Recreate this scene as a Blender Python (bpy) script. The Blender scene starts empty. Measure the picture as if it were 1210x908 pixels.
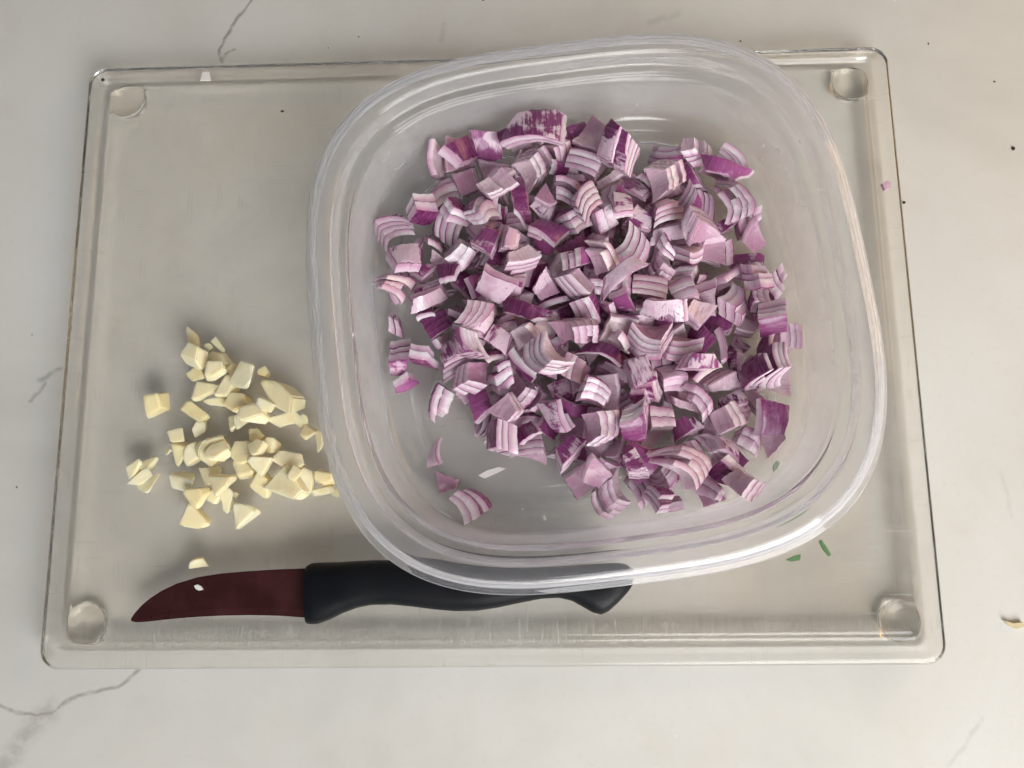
import bpy, bmesh, math, random
import numpy as np
from mathutils import Vector, Matrix, Quaternion, Euler, noise as mnoise

# ------------------------------------------------------------------ camera
SC = bpy.context.scene
COL = SC.collection
W, H, F = 1210.0, 908.0, 930.0
CAM_LOC = Vector((0.01742, -0.06106, 0.27911))
CAM_ROT = Euler((0.16785, 0.03057, -0.01107), 'XYZ')
cd = bpy.data.cameras.new('camera')
cd.sensor_fit = 'HORIZONTAL'; cd.sensor_width = 36.0; cd.lens = 36.0 * F / W
cd.clip_start = 0.005; cd.clip_end = 50
cam = bpy.data.objects.new('camera', cd); COL.objects.link(cam)
cam.location = CAM_LOC; cam.rotation_euler = CAM_ROT
SC.camera = cam
CAM_M = CAM_ROT.to_matrix()

# ------------------------------------------------------------------ room light
world = bpy.data.worlds.new('World'); SC.world = world; world.use_nodes = True
bg = world.node_tree.nodes['Background']
bg.inputs[0].default_value = (0.90, 0.95, 1.0, 1); bg.inputs[1].default_value = 0.21

def area(name, loc, target, sx, sy, power, col):
    l = bpy.data.lights.new(name, 'AREA'); l.shape = 'RECTANGLE'; l.size = sx; l.size_y = sy
    l.energy = power; l.color = col
    o = bpy.data.objects.new(name, l); COL.objects.link(o)
    o.location = loc
    o.rotation_euler = (Vector(target) - Vector(loc)).to_track_quat('-Z', 'Y').to_euler()
    return o
area('window_light', (0.46, -0.76, 0.62), (0, 0, 0), 0.75, 0.75, 15.6, (0.995, 0.985, 0.975))
area('added_warm_light', (0.66, 0.26, 0.34), (0.2, 0.05, 0), 0.35, 0.35, 1.2, (1.0, 0.58, 0.14))  # added warm lamp, set close so that it tints only the right side

SC.view_settings.view_transform = 'Standard'
SC.view_settings.look = 'None'
SC.view_settings.exposure = 0.0
SC.view_settings.gamma = 1.0
SC.view_settings.use_curve_mapping = False
cy = SC.cycles
cy.use_denoising = True
cy.max_bounces = 24; cy.transmission_bounces = 16; cy.transparent_max_bounces = 32
cy.diffuse_bounces = 10; cy.glossy_bounces = 6
cy.caustics_refractive = True; cy.caustics_reflective = True
cy.sample_clamp_indirect = 40.0; cy.blur_glossy = 0.0

# ------------------------------------------------------------------ helpers
ZT = 0.009          # top of the cutting board
ZB = 0.004          # underside of the cutting board

def at(px, py, z):
    """world point at height z that stands behind photo pixel (px, py)"""
    d = CAM_M @ Vector(((px - W / 2) / F, -(py - H / 2) / F, -1.0))
    return CAM_LOC + d * ((z - CAM_LOC.z) / d.z)

def tag(o, label=None, cat=None, group=None, kind=None):
    if label: o['label'] = label
    if cat: o['category'] = cat
    if group: o['group'] = group
    if kind: o['kind'] = kind
    return o

def link(name, mesh, mat=None, parent=None):
    o = bpy.data.objects.new(name, mesh); COL.objects.link(o)
    if mat and not mesh.materials: mesh.materials.append(mat)
    if parent: o.parent = parent
    return o

def smooth(me, ang=35):
    me.polygons.foreach_set('use_smooth', [True] * len(me.polygons))
    me.set_sharp_from_angle(angle=math.radians(ang))
    return me

def from_py(name, v, f, ang=35):
    me = bpy.data.meshes.new(name); me.from_pydata([tuple(p) for p in v], [], f); me.update()
    bm = bmesh.new(); bm.from_mesh(me); bmesh.ops.recalc_face_normals(bm, faces=bm.faces); bm.to_mesh(me); bm.free()
    return smooth(me, ang)

class NT:
    """small node-tree writer"""
    def __init__(self, name):
        self.m = bpy.data.materials.new(name); self.m.use_nodes = True
        self.t = self.m.node_tree; self.t.nodes.clear()
        self.out = self.t.nodes.new('ShaderNodeOutputMaterial')
    def n(self, typ, ins=None, **props):
        nd = self.t.nodes.new('ShaderNode' + typ)
        for k, v in props.items(): setattr(nd, k, v)
        for k, v in (ins or {}).items():
            s = nd.inputs[k]
            if isinstance(v, bpy.types.NodeSocket): self.t.links.new(v, s)
            else: s.default_value = v
        return nd
    def math(self, op, a, b=0.0, c=0.0, clamp=False):
        nd = self.n('Math', {0: a, 1: b, 2: c}, operation=op); nd.use_clamp = clamp
        return nd.outputs[0]
    def vmath(self, op, a, b=(0, 0, 0)):
        return self.n('VectorMath', {0: a, 1: b}, operation=op)
    def mix(self, fac, a, b, typ='MIX'):
        nd = self.n('Mix', data_type='RGBA', blend_type=typ)
        for i, v in ((0, fac), (6, a), (7, b)):
            s = nd.inputs[i]
            if isinstance(v, bpy.types.NodeSocket): self.t.links.new(v, s)
            else: s.default_value = v
        return nd.outputs[2]
    def ramp(self, fac, stops, interp='LINEAR'):
        nd = self.n('ValToRGB', {0: fac}); cr = nd.color_ramp; cr.interpolation = interp
        while len(cr.elements) < len(stops): cr.elements.new(0.5)
        for e, (p, c) in zip(cr.elements, stops): e.position = p; e.color = c if len(c) == 4 else (*c, 1)
        return nd.outputs[0]
    def noise(self, vec, scale, detail=3, rough=0.5, dist=0.0):
        return self.n('TexNoise', {'Vector': vec, 'Scale': scale, 'Detail': detail, 'Roughness': rough, 'Distortion': dist})
    def range(self, v, a, b, c=0.0, d=1.0, smooth=True):
        return self.n('MapRange', {0: v, 1: a, 2: b, 3: c, 4: d}, interpolation_type='SMOOTHSTEP' if smooth else 'LINEAR').outputs[0]
    def done(self, sh):
        self.t.links.new(sh, self.out.inputs[0]); return self.m

def srgb(r, g, b):
    f = lambda c: c / 12.92 if c <= 0.04045 else ((c + 0.055) / 1.055) ** 2.4
    return (f(r / 255), f(g / 255), f(b / 255), 1)

# ------------------------------------------------------------------ materials
def mat_worktop():
    t = NT('worktop_marble')
    P = t.n('TexCoord').outputs['Object']
    wob = t.noise(P, 60, 3, 0.6)
    off = t.n('VectorMath', {0: wob.outputs['Color'], 1: (-0.5, -0.5, -0.5)}, operation='ADD').outputs[0]
    PD = t.vmath('ADD', P, t.n('VectorMath', {0: off, 'Scale': 0.006}, operation='SCALE').outputs[0]).outputs[0]
    PD = t.vmath('MULTIPLY', PD, (1, 1, 0)).outputs[0]
    def chain(pts, width, strength):
        res = None
        q = [at(x, y, 0) for x, y in pts]
        for A, B in zip(q, q[1:]):
            A = Vector((A.x, A.y, 0)); B = Vector((B.x, B.y, 0)); ab = B - A
            pa = t.vmath('SUBTRACT', PD, tuple(A)).outputs[0]
            dt = t.vmath('DOT_PRODUCT', pa, tuple(ab / ab.length_squared)).outputs['Value']
            dt = t.math('ADD', dt, 0.0, clamp=True)
            sc = t.n('VectorMath', {0: tuple(ab), 'Scale': dt}, operation='SCALE').outputs[0]
            d = t.vmath('DISTANCE', pa, sc).outputs['Value']
            res = d if res is None else t.math('MINIMUM', res, d)
        return t.range(res, 0.0, width, strength, 0.0)
    veins = [chain([(300, -8), (272, 35), (261, 58), (263, 74)], .0010, .75), chain([(262, 72), (276, 58)], .0009, .6),
             chain([(-8, 833), (25, 843), (45, 847), (64, 842), (85, 826), (110, 816), (140, 812), (168, 792)], .0012, .6),
             chain([(60, 842), (36, 862), (-6, 912)], .006, .35), chain([(36, 474), (52, 452)], .0012, .5),
             chain([(44, 450), (74, 436)], .0014, .5), chain([(1180, 560), (1196, 610)], .0015, .12),
             chain([(524, 30), (520, 46)], .002, .2), chain([(770, 26), (800, 16)], .003, .2), chain([(1120, 905), (1160, 850)], .0012, .18)]
    v = veins[0]
    for q in veins[1:]: v = t.math('MAXIMUM', v, q)
    br = t.noise(P, 300, 2, 0.6).outputs[0]
    v = t.math('MULTIPLY', v, t.range(br, 0.3, 0.6, 0.35, 1.0))
    big = t.noise(P, 9, 4, 0.55, 0.6).outputs[0]
    mid = t.noise(P, 45, 5, 0.6, 0.4).outputs[0]
    fine = t.noise(P, 420, 3, 0.6).outputs[0]
    c = t.ramp(big, [(0.32, (0.56, 0.545, 0.505)), (0.5, (0.64, 0.625, 0.585)), (0.68, (0.675, 0.665, 0.635))])
    c = t.mix(t.range(mid, 0.5, 0.75, 0.0, 0.3), c, (0.60, 0.56, 0.48, 1))
    c = t.mix(t.range(fine, 0.55, 0.75, 0.0, 0.16), c, (0.50, 0.47, 0.42, 1))
    c = t.mix(v, c, (0.20, 0.18, 0.155, 1))
    b = t.n('Bump', {'Strength': 0.05, 'Distance': 0.0008, 'Height': fine}).outputs[0]
    p = t.n('BsdfPrincipled', {'Base Color': c, 'Roughness': t.range(mid, 0.3, 0.7, 0.42, 0.55), 'Specular IOR Level': 0.35, 'Normal': b})
    return t.done(p.outputs[0])

def mat_acrylic(worn=True):
    t = NT('clear_acrylic' if worn else 'clear_foot')
    P = t.n('TexCoord').outputs['Object']
    n1 = t.noise(P, 35, 4, 0.6).outputs[0]
    rough = t.range(n1, 0.35, 0.7, 0.10, 0.24)
    if worn:   # knife scratches: stretched noise in two directions
        s1 = t.noise(t.n('Mapping', {0: P, 2: (0, 0, 0.35), 3: (60, 1600, 1)}).outputs[0], 1, 2, 0.5).outputs[0]
        s2 = t.noise(t.n('Mapping', {0: P, 2: (0, 0, 0.1), 3: (1500, 70, 1)}).outputs[0], 1, 2, 0.5).outputs[0]
        s = t.math('MAXIMUM', t.range(s1, 0.66, 0.74), t.range(s2, 0.66, 0.74))
        h = t.math('ADD', t.math('MULTIPLY', s, -0.6), t.math('MULTIPLY', t.noise(P, 160, 3, 0.6).outputs[0], 0.5))
        b = t.n('Bump', {'Strength': 0.25, 'Distance': 0.0004, 'Height': h}).outputs[0]
    else:
        b = t.n('Bump', {'Strength': 0.1, 'Distance': 0.0004, 'Height': n1}).outputs[0]
    p = t.n('BsdfPrincipled', {'Base Color': (0.975, 0.957, 0.925, 1), 'Roughness': rough if worn else 0.04, 'IOR': 1.45,
                               'Transmission Weight': 1.0, 'Normal': b})
    if not worn: return t.done(p.outputs[0])
    xyz = t.n('SeparateXYZ', {0: P})
    low = t.range(t.math('ABSOLUTE', t.math('ADD', xyz.outputs[1], 0.0985)), 0.002, 0.006, 1.0, 0.0)      # comb of cuts along the near edge
    s3 = t.noise(t.n('Mapping', {0: P, 3: (1100, 120, 1)}).outputs[0], 1, 2, 0.6).outputs[0]
    comb = t.math('MULTIPLY', low, t.range(s3, 0.52, 0.62))
    sm = t.range(t.noise(P, 22, 5, 0.65, 0.8).outputs[0], 0.45, 0.75)
    haze = t.math('ADD', t.math('MULTIPLY', s, 0.10), t.math('MULTIPLY', sm, 0.06))
    haze = t.math('ADD', haze, t.math('MULTIPLY', comb, 0.07), clamp=True)
    df = t.n('BsdfDiffuse', {0: (0.8, 0.79, 0.75, 1)}).outputs[0]
    return t.done(t.n('MixShader', {0: haze, 1: p.outputs[0], 2: df}).outputs[0])

def mat_container():
    t = NT('milky_polypropylene')
    P = t.n('TexCoord').outputs['Object']
    n1 = t.noise(P, 55, 4, 0.6).outputs[0]
    b = t.n('Bump', {'Strength': 0.006, 'Distance': 0.0006, 'Height': n1}).outputs[0]
    clear = t.n('BsdfPrincipled', {'Base Color': (0.99, 0.99, 0.995, 1), 'Roughness': 0.035, 'IOR': 1.45, 'Transmission Weight': 1.0, 'Normal': b}).outputs[0]
    tl = t.n('BsdfTranslucent', {0: (0.955, 0.955, 0.99, 1), 'Normal': b}).outputs[0]
    df = t.n('BsdfDiffuse', {0: (0.95, 0.95, 0.99, 1), 'Normal': b}).outputs[0]
    milk = t.n('MixShader', {0: 0.5, 1: tl, 2: df}).outputs[0]
    lw = t.n('LayerWeight', {'Blend': 0.5}).outputs['Facing']
    amt = t.math('MULTIPLY', t.range(lw, 0.0, 0.8, 0.085, 0.44, smooth=False), t.range(n1, 0.3, 0.7, 0.9, 1.1))   # longer way through the milky wall when seen edge on
    return t.done(t.n('MixShader', {0: amt, 1: clear, 2: milk}).outputs[0])

def mat_onion():
    t = NT('red_onion')
    uv = t.n('UVMap', uv_map='depth').outputs[0]
    sep = t.n('SeparateXYZ', {0: uv})
    side, d = sep.outputs[0], sep.outputs[1]           # side: 1 on cut faces; d: 0 inner membrane ... 1 outer skin
    P = t.n('TexCoord').outputs['Object']
    oi = t.n('ObjectInfo'); rnd = oi.outputs['Random']; pale = oi.outputs['Alpha']     # object colour alpha 0: an outer, deep purple scale
    r2 = t.math('FRACT', t.math('MULTIPLY', rnd, 17.37))
    r3 = t.math('MULTIPLY', t.math('FRACT', t.math('MULTIPLY', rnd, 53.91)), pale)
    OFF = t.n('VectorMath', {0: (3.1, 1.7, 2.3), 'Scale': rnd}, operation='SCALE').outputs[0]
    Q = t.vmath('ADD', P, OFF).outputs[0]
    patch = t.noise(Q, 120, 4, 0.6, 0.6).outputs[0]
    streak = t.noise(t.n('Mapping', {0: Q, 3: (1300, 90, 1300)}).outputs[0], 1, 3, 0.6).outputs[0]
    grain = t.noise(Q, 900, 3, 0.6).outputs[0]
    flesh = t.mix(r2, (0.76, 0.60, 0.69, 1), (0.90, 0.85, 0.87, 1))
    flesh = t.mix(t.range(patch, 0.46, 0.74, 0.0, 0.5), flesh, (0.52, 0.25, 0.40, 1))
    flesh = t.mix(t.range(streak, 0.45, 0.75, 0.0, 0.35), flesh, (0.54, 0.29, 0.42, 1))
    skin = t.mix(r3, (0.12, 0.012, 0.080, 1), (0.30, 0.07, 0.22, 1))
    skin = t.mix(t.range(streak, 0.35, 0.75, 0.0, 0.45), skin, (0.42, 0.13, 0.31, 1))
    # how much of the purple skin is left on the outer face
    thr = t.math('ADD', t.math('MULTIPLY', t.math('SUBTRACT', 1.0, pale), 0.5), t.math('ADD', 0.36, t.math('MULTIPLY', r2, 0.40)))
    left = t.range(t.math('SUBTRACT', t.math('ADD', t.math('MULTIPLY', patch, 0.75), t.math('MULTIPLY', streak, 0.25)), thr), -0.045, 0.045, 1.0, 0.0)
    left = t.math('SUBTRACT', 1.0, left)
    outer = t.mix(t.math('MULTIPLY', left, 0.88), skin, flesh)
    edge = t.math('ADD', d, t.math('MULTIPLY', t.math('SUBTRACT', patch, 0.5), 0.16))
    line = t.math('MULTIPLY', t.range(edge, 0.88, 0.985), t.range(grain, 0.25, 0.6, 0.45, 1.0))
    blush = t.range(edge, 0.2, 1.0, t.math('MULTIPLY', r3, 0.25), 0.75)
    cut = t.mix(blush, flesh, (0.42, 0.14, 0.30, 1))
    cut = t.mix(line, cut, (0.085, 0.010, 0.042, 1))
    inner = t.mix(t.math('MULTIPLY', r3, 0.8), (0.76, 0.61, 0.67, 1), (0.36, 0.13, 0.26, 1))
    inner = t.mix(t.range(streak, 0.5, 0.68, 0.0, 0.45), inner, (0.44, 0.19, 0.32, 1))
    inner = t.mix(t.range(patch, 0.5, 0.72, 0.0, 0.5), inner, (0.74, 0.64, 0.64, 1))
    face = t.mix(t.range(d, 0.45, 0.55), inner, outer)
    c = t.mix(side, face, cut)
    h = t.math('ADD', t.math('MULTIPLY', grain, 0.5), t.math('ADD', t.math('MULTIPLY', streak, 0.7), t.math('MULTIPLY', t.noise(Q, 330, 2, 0.5).outputs[0], 1.2)))
    b = t.n('Bump', {'Strength': 0.5, 'Distance': 0.0005, 'Height': h}).outputs[0]
    p = t.n('BsdfPrincipled', {'Base Color': c, 'Roughness': t.range(patch, 0.3, 0.7, 0.16, 0.42), 'IOR': 1.40, 'Normal': b,
                               'Subsurface Weight': 0.55, 'Subsurface Radius': (1.0, 0.6, 0.8), 'Subsurface Scale': 0.0022, 'Coat Weight': 0.5, 'Coat Roughness': 0.1})
    return t.done(p.outputs[0])

def mat_garlic():
    t = NT('garlic_flesh')
    P = t.n('TexCoord').outputs['Object']
    rnd = t.n('ObjectInfo').outputs['Random']
    Q = t.vmath('ADD', P, t.n('VectorMath', {0: (3.1, 1.7, 2.3), 'Scale': rnd}, operation='SCALE').outputs[0]).outputs[0]
    n1 = t.noise(Q, 160, 4, 0.6).outputs[0]
    n2 = t.noise(Q, 900, 3, 0.6).outputs[0]
    c = t.mix(rnd, (0.84, 0.73, 0.43, 1), (0.88, 0.82, 0.60, 1))
    c = t.mix(t.range(n1, 0.5, 0.75, 0.0, 0.5), c, (0.76, 0.60, 0.28, 1))
    b = t.n('Bump', {'Strength': 0.6, 'Distance': 0.0005, 'Height': t.math('ADD', n1, t.math('MULTIPLY', n2, 0.4))}).outputs[0]
    p = t.n('BsdfPrincipled', {'Base Color': c, 'Roughness': 0.28, 'IOR': 1.40, 'Normal': b, 'Subsurface Weight': 0.75,
                               'Subsurface Radius': (1.0, 0.75, 0.4), 'Subsurface Scale': 0.0025, 'Coat Weight': 0.25, 'Coat Roughness': 0.12})
    return t.done(p.outputs[0])

def mat_blade():
    t = NT('steel_dark_red_reflection')
    P = t.n('TexCoord').outputs['Object']
    br = t.noise(t.n('Mapping', {0: P, 3: (120, 2600, 120)}).outputs[0], 1, 3, 0.6).outputs[0]
    sm = t.noise(P, 70, 4, 0.6).outputs[0]
    c = t.mix(t.range(sm, 0.4, 0.7), (0.050, 0.013, 0.014, 1), (0.075, 0.021, 0.021, 1))  # dark red reflection on the steel, put into the base colour
    b = t.n('Bump', {'Strength': 0.08, 'Distance': 0.0001, 'Height': br}).outputs[0]
    p = t.n('BsdfPrincipled', {'Base Color': c, 'Metallic': 0.4, 'Roughness': t.range(sm, 0.3, 0.7, 0.26, 0.42), 'Normal': b, 'Specular IOR Level': 0.3})
    return t.done(p.outputs[0])

def mat_handle():
    t = NT('black_handle_plastic')
    P = t.n('TexCoord').outputs['Object']
    n1 = t.noise(P, 1500, 3, 0.6).outputs[0]; n2 = t.noise(P, 60, 3, 0.6).outputs[0]
    b = t.n('Bump', {'Strength': 0.25, 'Distance': 0.0002, 'Height': n1}).outputs[0]
    p = t.n('BsdfPrincipled', {'Base Color': t.mix(n2, (0.003, 0.0035, 0.005, 1), (0.007, 0.0075, 0.010, 1)), 'Roughness': t.range(n2, 0.3, 0.7, 0.36, 0.5), 'Normal': b, 'Specular IOR Level': 0.2})
    return t.done(p.outputs[0])

def mat_plain(name, c, c2, rough=0.6, sss=0.0):
    t = NT(name)
    P = t.n('TexCoord').outputs['Object']
    n1 = t.noise(P, 500, 4, 0.6).outputs[0]
    b = t.n('Bump', {'Strength': 0.3, 'Distance': 0.0002, 'Height': n1}).outputs[0]
    p = t.n('BsdfPrincipled', {'Base Color': t.mix(n1, c, c2), 'Roughness': rough, 'Normal': b, 'Subsurface Weight': sss, 'Subsurface Scale': 0.001})
    return t.done(p.outputs[0])

M = dict(smear=mat_plain('grey_smear', (0.10, 0.10, 0.10, 1), (0.2, 0.2, 0.2, 1), 0.7), top=mat_worktop(), acrylic=mat_acrylic(), foot=mat_acrylic(False), pp=mat_container(), onion=mat_onion(),
         garlic=mat_garlic(), blade=mat_blade(), handle=mat_handle(),
         herb=mat_plain('green_herb', (0.05, 0.14, 0.05, 1), (0.13, 0.26, 0.10, 1), 0.5),
         crumb=mat_plain('dark_crumb', (0.02, 0.014, 0.01, 1), (0.05, 0.035, 0.02, 1), 0.8),
         straw=mat_plain('pale_crumb', (0.55, 0.45, 0.25, 1), (0.72, 0.64, 0.42, 1), 0.7),
         fleck=mat_plain('white_fleck', (0.75, 0.70, 0.68, 1), (0.85, 0.82, 0.80, 1), 0.5, 0.2))

# ------------------------------------------------------------------ worktop
def build_worktop():
    v = [(-1.2, -1.0, 0), (1.2, -1.0, 0), (1.2, 1.0, 0), (-1.2, 1.0, 0),
         (-1.2, -1.0, -.03), (1.2, -1.0, -.03), (1.2, 1.0, -.03), (-1.2, 1.0, -.03)]
    f = [(0, 1, 2, 3), (4, 7, 6, 5), (0, 4, 5, 1), (1, 5, 6, 2), (2, 6, 7, 3), (3, 7, 4, 0)]
    tag(link('worktop', from_py('worktop', v, f), M['top']), kind='structure')
build_worktop()

# ------------------------------------------------------------------ cutting board
BW, BD = 0.300, 0.219
def rrect(w, d, r, z, seg=8):
    pts = []
    for cx, cy, a0 in ((w/2-r, d/2-r, 0), (-w/2+r, d/2-r, 90), (-w/2+r, -d/2+r, 180), (w/2-r, -d/2+r, 270)):
        for k in range(seg + 1):
            a = math.radians(a0 + 90 * k / seg); pts.append((cx + r*math.cos(a), cy + r*math.sin(a), z))
    return pts
def loft(rings, cap0=True, cap1=True):
    v = [p for r in rings for p in r]; n = len(rings[0]); f = []
    for i in range(len(rings) - 1):
        for k in range(n):
            f.append((i*n+k, i*n+(k+1) % n, (i+1)*n+(k+1) % n, (i+1)*n+k))
    if cap0: f.append(tuple(range(n))[::-1])
    if cap1: f.append(tuple((len(rings)-1)*n + k for k in range(n)))
    return v, f
def build_board():
    prof = [(.0010, ZB), (.0003, ZB+.0003), (0, ZB+.0010), (0, ZT-.0010), (.0003, ZT-.0003), (.0010, ZT), (.0036, ZT), (.0042, ZT-.0002), (.0047, ZT-.0008),
            (.0052, ZT-.0017), (.0060, ZT-.0021), (.0078, ZT-.0021), (.0086, ZT-.0017), (.0092, ZT-.0009), (.0098, ZT-.0005), (.0106, ZT-.0004)]
    rings = [rrect(BW-2*i, BD-2*i, max(.0065-i*.5, .002), z) for i, z in prof]
    v, f = loft(rings)
    root = bpy.data.objects.new('cutting_board', None); COL.objects.link(root)
    tag(root, 'clear worn acrylic cutting board with grooved rim lying on the pale worktop', 'cutting board')
    link('board_slab', from_py('board_slab', v, f, 50), M['acrylic'], root)
    foot = None
    for x, y in ((153, 121), (1003, 101), (104, 736), (1063, 733)):
        p = at(x, y, ZB)
        if foot is None:
            rs = [[(r*math.cos(a), r*math.sin(a), z) for a in [2*math.pi*k/32 for k in range(32)]]
                  for r, z in ((.0058, .0001), (.0066, .0006), (.0070, .0016), (.0070, .0030), (.0066, .0036), (.0060, ZB-.00015))]
            vv, ff = loft(rs); foot = from_py('foot', vv, ff, 50)
        o = link('foot', foot, M['foot'], root); o.location = (p.x, p.y, 0)
build_board()

# ------------------------------------------------------------------ plastic container
CC, CA = (0.0351, 0.0080), 0.1127
CH = 0.030
def squircle(a, n, z, seg=200):
    pts = []
    for k in range(seg):
        th = 2*math.pi*k/seg; c, s = math.cos(th), math.sin(th)
        r = a / (abs(c)**n + abs(s)**n)**(1/n)
        pts.append((r*c, r*s, z))
    return pts
def build_container():
    # section from the middle of the inside floor, up the wall, over the rim, and back underneath
    A = .0883
    inside = [(.020, .0022, 3.5), (.050, .0022, 3.5), (.0660, .0022, 3.5), (.0684, .0025, 3.45), (.0700, .0034, 3.45), (.0711, .0050, 3.4), (.0717, .0075, 3.4),
              (.0738, .0235, 3.3), (.0741, .0242, 3.3), (.0750, .0246, 3.3), (.0768, .0247, 3.3), (.0775, .0249, 3.3), (.0778, .0256, 3.28),
              (.0783, .0288, 3.28), (.0787, .0298, 3.27), (.0796, .0304, 3.26), (.0812, .0309, 3.25), (.0830, .0310, 3.25), (.0846, .0306, 3.25), (.0855, .0298, 3.25), (.0860, .0284, 3.25), (.0862, .0262, 3.25),
              (.0864, .0256, 3.245), (.0868, .0254, 3.245), (.0880, .0253, 3.245)]
    outside = [(.0883, .0251, 3.245), (.0883, .0246, 3.245), (.0880, .0244, 3.245), (.0860, .0243, 3.245), (.0853, .0247, 3.25), (.0850, .0262, 3.25), (.0847, .0280, 3.25), (.0842, .0291, 3.25), (.0830, .0297, 3.25), (.0813, .0296, 3.26),
               (.0801, .0292, 3.27), (.0796, .0284, 3.28), (.0791, .0254, 3.28), (.0787, .0242, 3.29), (.0778, .0237, 3.3), (.0760, .0236, 3.3), (.0752, .0230, 3.3),
               (.0729, .0075, 3.4), (.0722, .0046, 3.4), (.0707, .0024, 3.45), (.0688, .0014, 3.45), (.0668, .0011, 3.5), (.0662, .0004, 3.5), (.0655, .0001, 3.5), (.0638, .0001, 3.5), (.0632, .0004, 3.5), (.0626, .0011, 3.5), (.050, .0011, 3.5), (.020, .0011, 3.5)]
    wide = lambda a: a + (.0018 if a > .0735 else .0018 * max(0, (a - .060) / .0135))
    rings = [squircle(wide(a), n, z) for a, z, n in inside + outside]
    v, f = loft(rings)
    root = bpy.data.objects.new('food_container', None); COL.objects.link(root)
    root.location = (CC[0], CC[1], ZT); root.rotation_euler = (0, 0, CA)
    tag(root, 'shallow milky translucent square plastic container with rounded corners holding the diced onion', 'container')
    link('bowl', from_py('bowl', v, f, 60), M['pp'], root)
build_container()

# ------------------------------------------------------------------ knife
def build_knife():
    root = bpy.data.objects.new('paring_knife', None); COL.objects.link(root)
    tag(root, 'small paring knife with steel blade in dark red reflection and black handle under the container rim', 'knife')
    # handle: stations (x, top y, bottom y) in photo pixels on its mid plane
    st = [(364, 668, 737), (369, 665.5, 738), (376, 665, 737.5), (390, 664.5, 732.5), (405, 664, 725), (422, 663, 718.5), (440, 662, 715), (465, 662, 714.5), (490, 661.5, 717), (515, 661, 720.5), (540, 660.5, 722.5),
          (565, 660, 722), (590, 660, 718), (615, 660, 712.5), (640, 660, 707.5), (660, 660, 706.5), (675, 660, 710), (688, 660, 717), (700, 660.5, 724), (710, 661, 726.5), (718, 662, 723), (730, 664, 712), (741, 669, 700), (748, 678, 690)]
    ZM = ZT + 0.0068
    rings = []
    NS = 20
    for i, (x, y0, y1) in enumerate(st):
        a, b = at(x, y0, ZM), at(x, y1, ZM)
        c = (a + b) / 2; hw = (a - b).length / 2; up = (a - b).normalized()
        u = i / (len(st) - 1)
        th = .0058 + .0008 * math.sin(math.pi * min(1, u * 1.1))
        if i == 0: th *= .90
        if i >= len(st) - 2: th *= (.8, .55)[i - len(st) + 2]
        ring = []
        for k in range(NS):
            an = 2*math.pi*k/NS; cs, sn = math.cos(an), math.sin(an)
            e = 0.72
            cu = math.copysign(abs(cs)**e, cs); su = math.copysign(abs(sn)**e, sn)
            ring.append(tuple(c + up * (hw*cu) + Vector((0, 0, th*su))))
        rings.append(ring)
    v, f = loft(rings)
    link('handle', from_py('handle', v, f, 50), M['handle'], root)
    # blade: spine and edge stations
    bl = [(155.5, 731, 734), (160, 724.5, 735.5), (168, 715.5, 735.3), (178, 707, 734.3), (192, 698, 732.8), (210, 689.5, 731), (235, 682, 729), (262, 677.8, 727.6), (295, 675, 727), (330, 673, 727.8), (368, 671.5, 730.5)]
    rings = []
    for x, y0, y1 in bl:
        u = (x - 155) / 213; z = ZT + .0012 + u * .0055
        a, b = at(x, y0, z), at(x, y1, z); m = a.lerp(b, .84)
        ht = .00045 + .0003*u
        rings.append([tuple(a + Vector((0, 0, ht))), tuple(m + Vector((0, 0, ht*.95))), tuple(b + Vector((0, 0, .00012))),
                      tuple(b - Vector((0, 0, .00012))), tuple(m - Vector((0, 0, ht*.95))), tuple(a - Vector((0, 0, ht)))])
    v, f = loft(rings)
    link('blade', from_py('blade', v, f, 6), M['blade'], root)
build_knife()

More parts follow.
